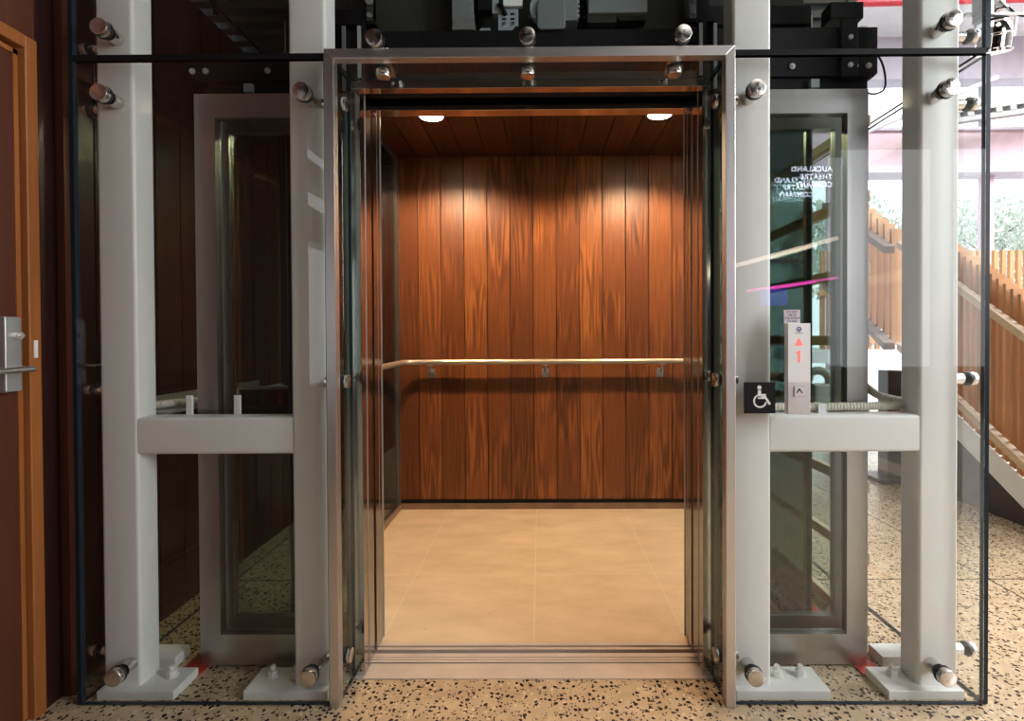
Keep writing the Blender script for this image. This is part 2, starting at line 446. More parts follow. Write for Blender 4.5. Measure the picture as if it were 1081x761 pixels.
# left door
d = thing('door_1', (XL, 1.06, 0), 'dark red veneered timber door at the left edge with steel lever lock', 'door'); d['kind'] = 'structure'
b = MB(); b.cur = .4; b.box(XL-.06, XL-.012, .63, 1.535, .008, 2.07); b.build('door_panel', M['doorwood'], d)
b = MB(); b.cur = .8
b.box(XL-.10, XL+.012, 1.552, 1.590, 0, 2.135).box(XL-.10, XL+.012, .56, .60, 0, 2.135).box(XL-.10, XL+.012, .60, 1.552, 2.095, 2.135)
b.build('door_frame', M['lipping'], d, bevel=.003)
b = MB(); b.cur = .6; b.box(XL-.062, XL-.008, 1.535, 1.549, .008, 2.085).box(XL-.062, XL-.008, .615, 1.549, 2.07, 2.085); b.build('door_edging', M['lipping'], d)
b = MB(); b.box(XL-.012, XL+.014, 1.478, 1.528, 1.035, 1.262); lk = b.build('lock_plate', M['galv'], d, bevel=.004)
b = MB(); b.cyl((XL+.014, 1.511, 1.205), (XL+.026, 1.511, 1.205), .012).cyl((XL+.026, 1.511, 1.205), (XL+.034, 1.511, 1.205), .006); b.build('lock_cylinder', M['cap'], lk)
b = MB(); b.cyl((XL+.012, 1.516, 1.103), (XL+.05, 1.516, 1.103), .010).tube([(XL+.05, 1.526, 1.103), (XL+.052, 1.50, 1.103), (XL+.052, 1.36, 1.101)], .009); b.build('lever', M['cap'], lk)
b = MB(); b.box(XL+.0121, XL+.015, 1.564, 1.575, 1.135, 1.19); b.build('contact_strip', M['white'], d)

# dark soffit above the shaft: ribbed
b = MB(); b.box(XL-.12, 1.50, 1.85, 5.5, 2.78, 2.9)
for i in range(34):
    y = 1.9+i*.105; b.box(XL, 1.48, y, y+.05, 2.745, 2.781)
struct(b.build('ceiling', M['darkceil']))
b = MB(); b.box(XL-.12, 1.5, 5.4, 5.5, 0, 2.78); struct(b.build('wall_rear', M['darkwall']))
b = MB(); b.box(XL-.12, 1.5, 1.85, 5.5, 2.9, 5.3); struct(b.build('wall_upper', M['darkwall']))
# hall ceiling
b = MB(); b.box(1.7, 9, 1.0, 8, 5.3, 5.4); struct(b.build('ceiling_hall', M['paleceil']))
b = MB(); b.box(-1.72, 9, -6, 1.0, 5.3, 5.4).box(-1.72, 1.7, 1.0, 8, 5.3, 5.4); struct(b.build('ceiling_lobby', M['black']))
# lobby behind the camera
b = MB(); b.box(-1.72, -.6, -6.1, -6, 0, 5.3).box(-.6, 9, -6.1, -6, 0, .6).box(-.6, 9, -6.1, -6, 4.6, 5.3)
b.box(-.6, 5.5, -6.1, -6, .6, 4.6)
for x in (7.2,): b.box(x, x+.35, -6.1, -6, .6, 4.6)
struct(b.build('wall_behind', M['black']))
b = MB(); b.box(9, 9.1, -6, 4.6, 0, 5.3); struct(b.build('light_block_wall', M['greywall']))  # unseen wall added to block sky light from the side
# right-hand window wall at the far end
b = MB(); b.box(1.5, 9, 7.0, 7.25, 4.72, 5.3); struct(b.build('trim_3', M['mauve']))
b = MB(); b.box(1.5, 9, 6.95, 7.2, 3.48, 3.98); struct(b.build('trim_4', M['pink']))
b = MB(); b.box(1.5, 9, 6.85, 7.2, 3.39, 3.48).box(1.5, 9, 6.9, 7.2, 3.98, 4.02); struct(b.build('trim_5', M['mauve']))
for i, x in enumerate((2.8, 4.05, 5.22, 6.19, 7.4)):
    w = MB(); w.box(x, x+.10, 7.0, 7.15, 0, 3.39); w.box(x+.10, x+1.03, 7.03, 7.09, 2.2, 2.26).box(x+.10, x+1.03, 7.03, 7.09, 1.05, 1.11)
    f = struct(w.build('window_%d' % (i+1), M['pink']))
    g = MB(); g.box(x+.1, x+1.03, 7.05, 7.062, 0, 3.39); g.build('pane', M['glass'], f)
for i, x in enumerate((2.6, 3.9, 5.2, 6.19, 7.6)):
    w = MB(); w.box(x, x+.07, 7.02, 7.15, 4.02, 4.72); struct(w.build('window_%d' % (i+6), M['greywall']))

# ------------------------------------------------------------------ stand-off fitting (master)
SO = {}
def standoff(parent, p, direction, r=.027, gap=.047, cap=.021, name='standoff'):
    """fitting through a pane: p on the outer glass face, direction points out of the glass towards the cap"""
    key = (r, gap, cap)
    if key not in SO:
        c = MB(); c.lathe((0, 0, .0065), (0, 0, 1), [(0, r*.97), (.001, r), (cap-.003, r), (cap-.0008, r*.97), (cap, r*.90), (cap, .0001)], 36)
        o = c.build(name, M['cap'], parent)
        g = MB(); g.cyl((0, 0, .0003), (0, 0, .0066), r*1.06, 32)
        gk = g.build('gasket', M['rubber']); gk.parent = o; gk.location = (0, 0, 0)
        g = MB(); g.lathe((0, 0, -.012-gap), (0, 0, 1), [(0, r*.8), (gap-.004, r*.8)], 28)
        gk = g.build('barrel', M['cap']); gk.parent = o; gk.location = (0, 0, 0)
        # vertices were shifted by the parent's place: move them back to a local origin
        off = wpos(parent)
        for v in o.data.vertices: v.co += off
        SO[key] = o
    else:
        src = SO[key]; o = src.copy(); COL.objects.link(o); o.parent = parent
        for ch in src.children:
            d2 = ch.copy(); COL.objects.link(d2); d2.parent = o
    o.location = Vector(p)-wpos(parent)
    o.rotation_euler = Vector((0, 0, 1)).rotation_difference(Vector(direction)).to_euler()
    return o

# ------------------------------------------------------------------ white steel frames
PY0, PY1 = 1.662, 1.752
def post(b, x0, x1): return b.rrect(x0, x1, PY0, PY1, .03, 2.95, .012)
def frame(side):
    if side == 'L':
        f = thing('shaft_support', (-1.09, 1.70, 0), 'white painted steel frame of two posts and a crossbar left of the lift doorway', 'support')
        outer, inner, beam = (-1.469, -1.343), (-.828, -.704), (-1.343, -.828)
    else:
        f = thing('shaft_support', (1.0, 1.70, 0), 'white painted steel frame of two posts and a crossbar right of the lift doorway', 'support')
        outer, inner, beam = (1.250, 1.381), (.636, .763), (.763, 1.250)
    for a in (outer, inner): post(MB(), *a).build('post', M['paint'], f)
    MB().rrect(beam[0]-.002, beam[1]+.002, PY0+.002, PY1-.004, .806, .930, .012, 'x').build('crossbar', M['paint'], f)
    # base plates with nuts
    if side == 'L': plates = ((-1.47, -1.215, (-1.275,)), (-.985, -.705, (-.925, -.845)))
    else: plates = ((.637, .945, (.805, .885)), (1.135, 1.381, (1.20,)))
    for (x0, x1, bolts) in plates:
        p = MB(); p.box(x0, x1, PY0-.026, 1.758, 0.0, .030); pl = p.build('base_plate', M['plate'], f, bevel=.002)
        for bx in bolts:
            n = MB(); n.lathe((bx, 1.712, .030), (0, 0, 1), [(0, .021), (.005, .021), (.005, .0165), (.022, .0165), (.022, .009), (.036, .009)], 6)
            n.build('bolt', M['plate'], pl)
    return f
FL = frame('L'); FR = frame('R')
# rear intermediate plates seen just behind the outer posts
for (x0, x1, px0, px1, s) in ((-1.49, -1.325, -1.492, -1.447, 'left'), (1.222, 1.40, 1.365, 1.41, 'right')):
    t = thing('rear_post', ((px0+px1)/2, 1.85, 0), 'white steel post hidden behind the %s outer post, its base plate showing' % s, 'post')
    p = MB(); p.box(x0, x1, 1.795, 1.875, 0, .04); p.build('base_plate', M['plate'], t, bevel=.002)
    p = MB(); p.rrect(px0, px1, 1.805, 1.865, .04, 2.7, .01); p.build('post', M['paint'], t)
# red oxide channels on the shaft floor
for (xa, xb, s) in ((-1.290, -1.212, 'left'), (1.125, 1.199, 'right')):
    b = MB(); b.box(xa, xb, 1.752, 1.97 if s == 'left' else 3.5, .001, .007)
    tag(b.build('steel_strip', M['red'], loc=((xa+xb)/2, 1.8, 0)), 'red oxide steel strip along the shaft floor on the %s' % s, 'strip')

# ------------------------------------------------------------------ glass panels
G0, G1 = 1.612, 1.627
def pane_box(x0, x1, y0, y1, z0, z1, thin):
    """glass slab, edges get the green edge material (slot 1)"""
    b = MB(); v = [(x0,y0,z0),(x1,y0,z0),(x1,y1,z0),(x0,y1,z0),(x0,y0,z1),(x1,y0,z1),(x1,y1,z1),(x0,y1,z1)]
    faces = {'z0': (0,3,2,1), 'z1': (4,5,6,7), 'y0': (0,1,5,4), 'x1': (1,2,6,5), 'y1': (2,3,7,6), 'x0': (3,0,4,7)}
    o = len(b.v); b.v += [Vector(p) for p in v]
    for k, f in faces.items():
        b.f.append(list(f)); b.mi.append(0 if k[0] == thin else 1); b.sm.append(False); b.bd.append(0)
    return b
def glass_panel(label, rect, thin, group=None, mat='glass'):
    x0, x1, y0, y1, z0, z1 = rect
    t = thing('glass_panel', ((x0+x1)/2, (y0+y1)/2, z0), label, 'glass panel', group)
    pane_box(x0, x1, y0, y1, z0, z1, thin).build('pane', [M[mat], M['edge']], t)
    return t
Z_SEAM0, Z_SEAM1 = 2.086, 2.104
gl = glass_panel('lower front glass pane left of the lift doorway', (-1.496, -.690, G0, G1, .004, Z_SEAM0), 'y')
gr = glass_panel('lower front glass pane right of the lift doorway, call panel beside it', (.626, 1.420, G0, G1, .004, Z_SEAM0), 'y')
gu = glass_panel('long upper front glass pane above the lift doorway', (-1.496, 1.420, G0, G1, Z_SEAM1, 2.95), 'y')
for z, x in ((1.974, -1.393), (.106, -1.374), (1.974, -.7514), (.105, -.749)): standoff(gl, (x, G0, z), (0, -1, 0))
for z, x in ((1.972, .686), (.104, .682), (1.970, 1.291), (.103, 1.289)): standoff(gr, (x, G0, z), (0, -1, 0))
for z, x in ((2.181, -1.390), (2.184, 1.299)): standoff(gu, (x, G0, z), (0, -1, 0))
for z, x in ((2.139, -.520), (2.142, -.0374), (2.145, .455)): standoff(gu, (x, G0, z), (0, -1, 0), .0265, .20)
# black joint between upper and lower panes
for x0, x1, s in ((-1.496, -.690, 'left'), (.626, 1.420, 'right')):
    b = MB(); b.box(x0, x1, G0-.001, G1, Z_SEAM0, Z_SEAM1)
    tag(b.build('joint_strip', M['black'], loc=((x0+x1)/2, G0, Z_SEAM0)), 'thin black joint strip between upper and lower glass %s of the doorway' % s, 'strip')
sl = glass_panel('glass pane on the left side of the lift shaft', (-1.511, -1.497, G0, 3.6, .004, 2.74), 'x')
sr = glass_panel('lower glass pane on the right side of the lift shaft', (1.421, 1.435, G0, 3.6, .004, Z_SEAM0), 'x')
su = glass_panel('upper glass pane on the right side of the lift shaft', (1.421, 1.435, G0, 3.6, Z_SEAM1, 2.74), 'x')
for z in (1.965, 1.045, .13): standoff(sr, (1.435, 1.700, z), (1, 0, 0), .022, .040)
standoff(su, (1.435, 1.700, 2.19), (1, 0, 0), .022, .040)
for z in (2.17, 1.965, 1.02, .13): standoff(sl, (-1.511, 1.700, z), (-1, 0, 0), .022, .028)

# ------------------------------------------------------------------ doorway portal
PX0, PX1, PZ = -.684, .622, 2.112
po = thing('doorway_surround', (-.03, 1.6, 0), 'mitred stainless steel surround framing the open lift doorway', 'door frame')
b = MB(); b.prism([(PX0, 0), (PX0+.031, 0), (PX0+.031, PZ-.031), (PX0, PZ)], 'y', 1.600, 1.634); b.build('side_trim', M['steel'], po, bevel=.0015)
b = MB(); b.prism([(PX1-.031, 0), (PX1, 0), (PX1, PZ), (PX1-.031, PZ-.031)], 'y', 1.600, 1.634); b.build('side_trim', M['steel'], po, bevel=.0015)
b = MB(); b.prism([(PX0, PZ), (PX0+.031, PZ-.031), (PX1-.031, PZ-.031), (PX1, PZ)], 'y', 1.600, 1.634); b.build('head_trim', M['steelx'], po, bevel=.0015)
# reveal glass
for (x0, x1) in ((-.668, -.656), (.594, .606)):
    pane_box(x0, x1, 1.634, 1.752, .002, 2.085, 'x').build('reveal_glass', [M['lowglass'], M['edge']], po)
pane_box(-.656, .594, 1.634, 1.752, 2.086, 2.096, 'z').build('head_glass', [M['lowglass'], M['edge']], po)
for z in (1.967, 1.048, .130):
    standoff(po, (-.656, 1.668, z), (1, 0, 0), .023, .045, .013)
    standoff(po, (.594, 1.668, z), (-1, 0, 0), .023, .045, .013)
for x in (-.515, -.037, .449): standoff(po, (x, 1.672, 2.086), (0, 0, -1), .0235, .05, .024)
# inner jambs and head
JX0, JX1 = -.624, .566
b = MB(); b.box(-.656, JX0, 1.753, 1.80, 0, 2.059); b.build('inner_jamb', M['polish'], po, bevel=.001)
b = MB(); b.box(JX1, .594, 1.753, 1.80, 0, 2.059); b.build('inner_jamb', M['polish'], po, bevel=.001)
b = MB(); b.box(-.656, .594, 1.753, 1.790, 2.059, 2.086); b.build('inner_head', M['polishx'], po, bevel=.001)
for x in (JX0, JX1):
    k = 1 if x < 0 else -1
    b = MB(); b.box(min(x, x+k*.0022), max(x, x+k*.0022), 1.7995, 1.8022, .006, 2.058); b.build('edge_strip', M['galv'], po)
# landing sill: stone-coloured ramp strip, grooves
b = MB(); b.box(JX0-.03, JX1+.03, 1.735, 1.816, .0005, .004).box(JX0-.03, JX1+.03, 1.822, 1.834, .0005, .005).box(JX0-.03, JX1+.03, 1.837, 1.848, .0005, .005).box(JX0-.03, JX1+.03, 1.851, 1.874, .0005, .005)
b.build('landing_sill', M['sill'], po)
b = MB(); b.box(JX0-.03, JX1+.03, 1.816, 1.873, .0003, .0012); b.build('sill_groove', M['black'], po)

# ------------------------------------------------------------------ door leaves (framed glass, slid open)
def leaf(name, label, x0, x1, y0, y1, fr, bot, z1, lead):
    t = thing(name, ((x0+x1)/2, (y0+y1)/2, .012), label, 'door')
    b = MB()
    b.box(x0, x0+fr, y0, y1, .008, z1).box(x1-fr, x1, y0, y1, .008, z1)
    b.box(x0+fr, x1-fr, y0, y1, z1-fr*1.15, z1).box(x0+fr, x1-fr, y0, y1, .008, bot)
    b.build('leaf_frame', M['leaf'], t)
    g = MB(); ym = (y0+y1)/2; g.box(x0+fr, x1-fr, ym-.004, ym+.004, bot, z1-fr*1.15); g.build('leaf_glass', M['leafglass'], t)
    e = MB()
    xs = x1 if lead > 0 else x0
    e.box(min(xs, xs+lead*.004), max(xs, xs+lead*.004), y0-(.008 if y0 > 1.85 else 0), y1+(.028 if y0 < 1.85 else .003), .008, z1); e.build('leading_edge', M['polish'], t)
    return t
leaf('landing_door_leaf', 'outer left lift door leaf, steel framed glass, slid open behind the left frame', -1.238, -.629, 1.803, 1.838, .074, .118, 2.070, 1)
leaf('landing_door_leaf', 'outer right lift door leaf, steel framed glass, slid open behind the right frame', .571, 1.173, 1.803, 1.838, .074, .118, 2.070, -1)
leaf('car_door_leaf', 'inner left lift door leaf behind the outer left leaf', -1.236, -.629, 1.898, 1.930, .062, .13, 2.040, 1)
leaf('car_door_leaf', 'inner right lift door leaf behind the outer right leaf', .571, 1.173, 1.898, 1.930, .062, .13, 2.040, -1)

# ------------------------------------------------------------------ lift car
CX0, CX1, CY0, CY1, CZ = -.985, 1.055, 1.902, 3.48, 2.44
car = thing('elevator_car', (.04, 1.91, 0), 'open lift car lined with cedar boards, cream stone floor inside', 'elevator')
b = MB(); b.box(CX0, CX1, 1.945, CY1, -.10, .0); b.build('car_floor', M['stone'], car)
b = MB(); b.box(-.66, .60, 1.899, 1.913, -.06, .003).box(-.66, .60, 1.923, 1.9449, -.06, .003).box(-.66, .60, 1.913, 1.923, -.06, -.012); b.build('car_sill', M['sill'], car)
# rear wall of twelve-odd boards, seams every 0.1597 m
b = MB(); x = -.0459-.1597*6; i = 0
while x < CX1:
    a = max(x, CX0); e = min(x+.1597, CX1)
    b.cur = (i*.618) % 1.0
    b.box(a+.0022, e-.0022, CY1, CY1+.02, .062, CZ)
    x += .1597; i += 1
b.build('rear_wall', M['wood'], car, bevel=.002)
b = MB(); b.box(CX0, CX1, CY1+.021, CY1+.05, -.05, CZ+.06); b.build('rear_backing', M['black'], car)
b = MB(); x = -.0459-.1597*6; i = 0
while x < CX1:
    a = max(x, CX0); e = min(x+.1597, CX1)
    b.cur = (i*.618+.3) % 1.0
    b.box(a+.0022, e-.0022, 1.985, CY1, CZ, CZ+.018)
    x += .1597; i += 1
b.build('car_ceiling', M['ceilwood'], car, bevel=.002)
b = MB(); b.box(CX0-.01, CX1+.01, 1.985, CY1+.05, CZ+.019, CZ+.045); b.build('car_roof', M['darksteel'], car)
b = MB(); b.box(CX0+.012, CX1-.012, CY1-.020, CY1-.002, 0, .038)
b.box(CX0+.003, CX0+.018, 1.99, CY1-.02, 0, .038).box(CX1-.018, CX1-.003, 1.99, CY1-.02, 0, .038); b.build('skirting', M['skirt'], car)
b = MB(); b.box(CX0+.01, CX1-.01, CY1-.006, CY1+.0, .039, .062); b.build('shadow_gap', M['black'], car)  # black strip painted in for the shade of the recess
for s, X in ((-1, CX0), (1, CX1)):
    g = MB(); g.box(min(X, X+s*.010), max(X, X+s*.010), 1.995, CY1-.05, .045, CZ-.03); g.build('side_glass', M['carglass'], car)
    p = MB(); p.box(X-.012, X+.012, CY1-.05, CY1, 0, CZ).box(X-.012, X+.012, 1.975, 1.995, 0, CZ).box(X-.012, X+.012, 1.995, CY1-.05, CZ-.03, CZ).box(X-.010, X+.010, 1.995, CY1-.05, .039, .045)
    p.build('side_wall_frame', M['leaf'], car)
# front jambs and head of the car
for (x0, x1) in ((-.66, JX0-.003), (JX1+.003, .60)):
    b = MB(); b.box(x0, x1, 1.935, 1.985, 0.003, 2.06); b.build('car_jamb', M['polish'], car, bevel=.001)
    b = MB(); 
    if x0 < 0: b.box(CX0, x0, 1.962, 1.975, .045, 2.40)
    else: b.box(x1, CX1, 1.962, 1.975, .045, 2.40)
    b.build('front_glass', M['carglass'], car)
    xe = JX0-.003 if x0 < 0 else JX1+.003
    k = 1 if x0 < 0 else -1
    b = MB(); b.box(min(xe, xe+k*.0025), max(xe, xe+k*.0025), 1.9335, 1.9365, .006, 2.058).box(min(xe, xe+k*.0025), max(xe, xe+k*.0025), 1.9795, 1.984, .006, 2.058); b.build('edge_strip', M['galv'], car)
b = MB(); b.box(-.66, .60, 1.925, 1.980, 2.06, 2.10); b.build('car_head', M['polishx'], car, bevel=.001)
b = MB(); b.box(CX0, CX1, 1.962, 1.984, 2.10, CZ+.02); b.build('head_panel', M['darksteel'], car)
# handrail with brackets
rz = 1.022
pts = [(CX0+.07, 2.05, rz), (CX0+.07, 3.30, rz)]
for k in range(1, 8):
    a = PI-k/8*PI/2; pts.append((CX0+.07+.08+.08*math.cos(a), 3.33+.08*math.sin(a), rz))
pts += [(CX0+.15, 3.41, rz), (CX1-.15, 3.41, rz)]
for k in range(1, 8):
    a = PI/2-k/8*PI/2; pts.append((CX1-.15+.08*math.cos(a), 3.33+.08*math.sin(a), rz))
pts += [(CX1-.07, 3.30, rz), (CX1-.07, 2.05, rz)]
hr = MB().tube(pts, .019, 16).build('handrail', M['rail'], car)
for x in (-.752, .034, .826):
    b = MB(); b.box(x-.024, x+.024, CY1-.012, CY1-.0005, .912, .972)
    dx = .014 if x < -.1 else (-.014 if x > .1 else 0)
    b.tube([(x+dx*0, CY1-.012, .955), (x+dx*0, CY1-.045, .957), (x+dx*0, 3.413, .975), (x, 3.41, 1.006)], .008, 10)
    b.box(x-.018, x+.018, 3.395, 3.425, .998, 1.006)
    b.build('rail_bracket', M['galv'], hr)
for x in (-.606, .677):
    b = MB(); b.lathe((x, 2.827, CZ-.008), (0, 0, 1), [(0, .078), (.0, .066)], 36).lathe((x, 2.827, CZ-.008), (0, 0, 1), [(0, .078), (.004, .08), (.0078, .08)], 36)
    dl = b.build('downlight', M['galv'], car)
    g = MB(); g.cyl((x, 2.827, CZ-.0085), (x, 2.827, CZ-.0065), .066, 32); g.build('lamp_face', M['lamp'], dl)
b = MB(); b.box(CX0+.0005, CX0+.002, 3.0, 3.05, .36, .40); b.build('sticker', M['white'], car)

# ------------------------------------------------------------------ door operator above the doorway
t = thing('door_operator', (0, 1.87, 2.10), 'long black door operator beam above the lift doorway', 'door operator')
b = MB(); b.box(-1.29, -.72, 1.853, 1.893, 2.150, 2.212).box(-.72, 1.238, 1.853, 1.893, 2.150, 2.318).box(-1.26, 1.225, 1.846, 1.893, 2.138, 2.150).box(-1.22, 1.205, 1.858, 1.893, 2.092, 2.138); b.build('beam', M['darksteel'], t)
for x in (.926, 1.155, 1.2036, -1.2747, -1.2254, -.997):
    n = MB(); n.lathe((x, 1.853, 2.176), (0, -1, 0), [(0, .011), (.006, .011), (.006, .006), (.012, .006)], 8); n.build('bolt', M['galv'], t)
for x in (1.127,):
    n = MB(); n.box(x-.03, x+.03, 1.835, 1.852, 2.13, 2.34).box(x-.07, x+.05, 1.835, 1.90, 2.34, 2.40); br = n.build('hanger_bracket', M['black'], t, bevel=.004)
    for zz in (2.27, 2.17):
        n = MB(); n.cyl((x, 1.835, zz), (x, 1.828, zz), .009, 10); n.build('bracket_bolt', M['galv'], br)
for (x0, x1) in ((.99, 1.02), (-1.08, -1.05)):
    n = MB(); n.box(x0, x1, 1.84, 1.857, 2.095, 2.125); n.build('roller_block', M['palegrey'], t)
for (xa, xb) in ((-.712, -.655), (.59, .642)):
    n = MB(); n.box(xa-.006, xa+.006, 1.838, 1.8458, 2.095, 2.33).box(xb-.006, xb+.006, 1.838, 1.8458, 2.095, 2.33); n.build('guide_strip', M['galv'], t)
# car-top machinery
b = MB(); b.box(CX0, CX1, 2.02, 2.03, CZ+.045, 2.75); tag(b.build('machine_panel', M['machine'], loc=(.04, 2.025, CZ+.045)), 'dull olive backing panel on top of the lift car', 'panel')
b = MB(); b.box(-.62, .60, 1.925, 1.960, 2.318, 2.75); tag(b.build('car_top_guard', M['machine'], loc=(0, 1.94, 2.318)), 'dark olive guard plate standing behind the black operator beam', 'panel')
def eq(name, label, cat, loc): return thing(name, loc, label, cat)
Y = 1.86
def sx(x): return x*Y/1.95
def sz(z): return 1.195+(z-1.195)*Y/1.95
# junction box and its clip
t = eq('junction_box', 'tall grey junction box above the doorway, leftmost of the machinery', 'box', (sx(-.285), Y+.03, sz(2.42)))
b = MB(); b.box(sx(-.335), sx(-.252), Y, Y+.06, sz(2.425), 2.62); b.build('enclosure', M['grey'], t, bevel=.003)
b = MB(); b.box(sx(-.331), sx(-.249), Y-.006, Y+.05, sz(2.372), sz(2.424)).box(sx(-.331), sx(-.249), Y-.016, Y-.006, sz(2.372), sz(2.38)); b.build('mounting_clip', M['galv'], t)
# relay block with a cable
t = eq('relay', 'small black and silver relay with a bent cable beside the tall grey junction box', 'relay', (sx(-.2), Y+.03, sz(2.45)))
b = MB(); b.box(sx(-.235), sx(-.175), Y, Y+.04, sz(2.455), 2.56); b.build('housing', M['black'], t, bevel=.003)
b = MB(); b.box(sx(-.178), sx(-.155), Y-.004, Y+.03, sz(2.44), 2.55); b.build('terminal', M['palegrey'], t)
b = MB(); b.tube([(sx(-.155), Y-.004, sz(2.47)), (sx(-.14), Y-.012, sz(2.46)), (sx(-.13), Y-.01, sz(2.44)), (sx(-.125), Y-.004, sz(2.43))], .008); b.build('cable', M['black'], t)
# slotted bracket plate
t = eq('slotted_bracket', 'pale bracket plate with punched slots above the middle of the doorway', 'bracket', (sx(-.11), Y, sz(2.36)))
b = MB(); b.prism([(sx(-.155), sz(2.365)), (sx(-.115), sz(2.365)), (sx(-.09), sz(2.39)), (sx(-.078), sz(2.39)), (sx(-.078), sz(2.455)), (sx(-.125), sz(2.455)), (sx(-.145), sz(2.475)), (sx(-.155), sz(2.47))], 'y', Y-.004, Y+.002)
b.build('plate', M['palegrey'], t)
for xx in (-.132, -.100):
    b = MB()
    for zz in (2.437, 2.418): b.box(sx(xx-.008), sx(xx+.008), Y-.0048, Y-.0038, sz(zz-.005), sz(zz+.003))
    b.build('slot', M['black'], t)
for xx in (-.132, -.098):
    b = MB(); b.lathe((sx(xx), Y-.004, sz(2.399)), (0, -1, 0), [(0, .007), (.004, .006), (.004, .0001)], 10); b.build('screw', M['cap'], t)
b = MB(); b.box(sx(-.136), sx(-.062), Y+.003, Y+.018, sz(2.472), 2.58)
o = tag(b.build('rating_plate', M['white'], loc=(sx(-.1), Y+.01, sz(2.472))), 'white printed plate at the top edge above the slotted bracket', 'plate')
b = MB(); b.prism([(sx(-.235), 2.318), (sx(-.185), 2.318), (sx(-.187), 2.332), (sx(-.222), 2.332)], 'y', 1.862, 1.890)
tag(b.build('angle_tab', M['palegrey'], loc=(sx(-.21), 1.875, 2.318)), 'small pale metal tab lying on the black operator beam', 'tab')
# motor with rounded cover
t = eq('door_motor', 'grey door motor with a rounded cover plate above the middle of the doorway', 'motor', (sx(.05), Y, sz(2.36)))
poly = [(sx(-.004), sz(2.375)), (sx(.008), sz(2.368)), (sx(.09), sz(2.368)), (sx(.102), sz(2.375))]
cxm, rm = sx(.049), sx(.053)
for k in range(0, 13):
    a = k/12*PI; poly.append((cxm+rm*math.cos(a), sz(2.445)+rm*math.sin(a)))
b = MB(); b.prism(poly, 'y', Y-.022, Y-.012); b.build('cover_plate', M['grey'], t, bevel=.002)
b = MB(); b.cyl((sx(.03), Y-.010, sz(2.455)), (sx(.03), Y+.012, sz(2.455)), .060, 32); b.build('pulley', M['palegrey'], t)
b = MB(); b.box(sx(.065), sx(.150), Y-.008, Y+.055, sz(2.408), 2.60); b.build('motor_body', M['grey'], t, bevel=.003)
b = MB()
for k in range(4): b.box(sx(.150), sx(.158), Y, Y+.03, sz(2.425+.018*k), sz(2.436+.018*k))
b.build('terminal_strip', M['galv'], t)
for k in range(3):
    b = MB(); z = sz(2.43+.02*k)
    b.tube([(sx(.157), Y+.01, z), (sx(.175), Y+.004, z-.006), (sx(.182), Y+.006, z-.001), (sx(.174), Y+.012, z+.006), (sx(.16), Y+.014, z+.004)], .0025, 8); b.build('wire', M['black'], t)
# control box
t = eq('control_box', 'wide grey control box above the doorway, right of the motor', 'box', (sx(.3), Y+.03, sz(2.41)))
b = MB(); b.box(sx(.190), sx(.418), Y-.01, Y+.06, sz(2.434), 2.62); b.build('enclosure', M['grey'], t, bevel=.004)
b = MB(); b.box(sx(.190), sx(.30), Y+.002, Y+.055, sz(2.405), sz(2.434)).box(sx(.31), sx(.418), Y+.01, Y+.05, sz(2.418), sz(2.434)); b.build('gland_plate', M['machine'], t)
# corner bracket assemblies
for s, xc in (('left', -.655), ('right', .60)):
    t = eq('corner_bracket', 'black corner bracket with a steel plate above the %s end of the doorway' % s, 'bracket', (xc, Y, 2.34))
    b = MB(); b.box(xc-.055, xc+.055, Y-.006, Y+.03, 2.345, 2.362).prism([(xc-.03, 2.362), (xc+.03, 2.362), (xc+.02, 2.5), (xc-.02, 2.5)], 'y', Y, Y+.03).box(xc-.018, xc+.018, Y-.004, Y+.006, 2.318, 2.345); b.build('bracket', M['black'], t)
    k = 1 if s == 'left' else -1
    b = MB(); b.box(min(xc+k*.024, xc+k*.048), max(xc+k*.024, xc+k*.048), Y-.012, Y-.006, 2.355, 2.52); b.build('plate', M['machine' if s == 'left' else 'grey'], t)
    for zz, rr in ((2.373, .009), (2.425, .014)):
        b = MB(); b.cyl((xc+k*.036, Y-.012, zz), (xc+k*.036, Y-.017, zz), rr, 14); b.build('bolt', M['grey'], t)

# ------------------------------------------------------------------ call panel and access sign
t = thing('call_panel', (.816, 1.60, .944), 'slim upright lift call panel showing a red arrow and 1, beside the wheelchair sign', 'call panel')
cx0, cx1, cy0, cy1 = .7815, .8525, 1.588, 1.611
b = MB(); b.box(cx0, cx1, cy0, cy1, .944, 1.047); b.build('steel_plate', M['steel'], t, bevel=.001)
b = MB(); b.box(cx0, cx1, cy0, cy1, 1.047, 1.232); b.build('display', M['white'], t, bevel=.001)
b = MB(); b.box(.800, .833, cy0-.003, cy0+.001, 1.001, 1.034); bt = b.build('button', M['steel'], t, bevel=.001)
b = MB(); b.prism([(.806, 1.012), (.8095, 1.012), (.8165, 1.0225), (.8235, 1.012), (.827, 1.012), (.8165, 1.0275)], 'y', cy0-.0042, cy0-.0028); b.build('up_arrow', M['signblack'], bt)
b = MB(); b.box(.7995, .8335, cy0-.0012, cy0-.0006, 1.0005, 1.0345); b.build('button_rim', M['signblack'], t)
b = MB(); b.prism([(.8035, 1.1615), (.8285, 1.1615), (.816, 1.186)], 'y', cy0-.0012, cy0+.0004); b.build('direction_arrow', M['led'], t)
b = MB(); b.box(.8145, .8205, cy0-.0012, cy0+.0004, 1.110, 1.146).prism([(.8145, 1.146), (.8145, 1.139), (.808, 1.135), (.808, 1.1395)], 'y', cy0-.0012, cy0+.0004); b.build('floor_number', M['led'], t)
b = MB(); o0 = []
for k in range(24):
    a0, a1 = 2*PI*k/24, 2*PI*(k+1)/24
    q = [(.816+r*math.cos(a), 1.2135+r*math.sin(a)) for r, a in ((.0046, a0), (.0078, a0), (.0078, a1), (.0046, a1))]
    b.prism(q, 'y', cy0-.0008, cy0+.0004)
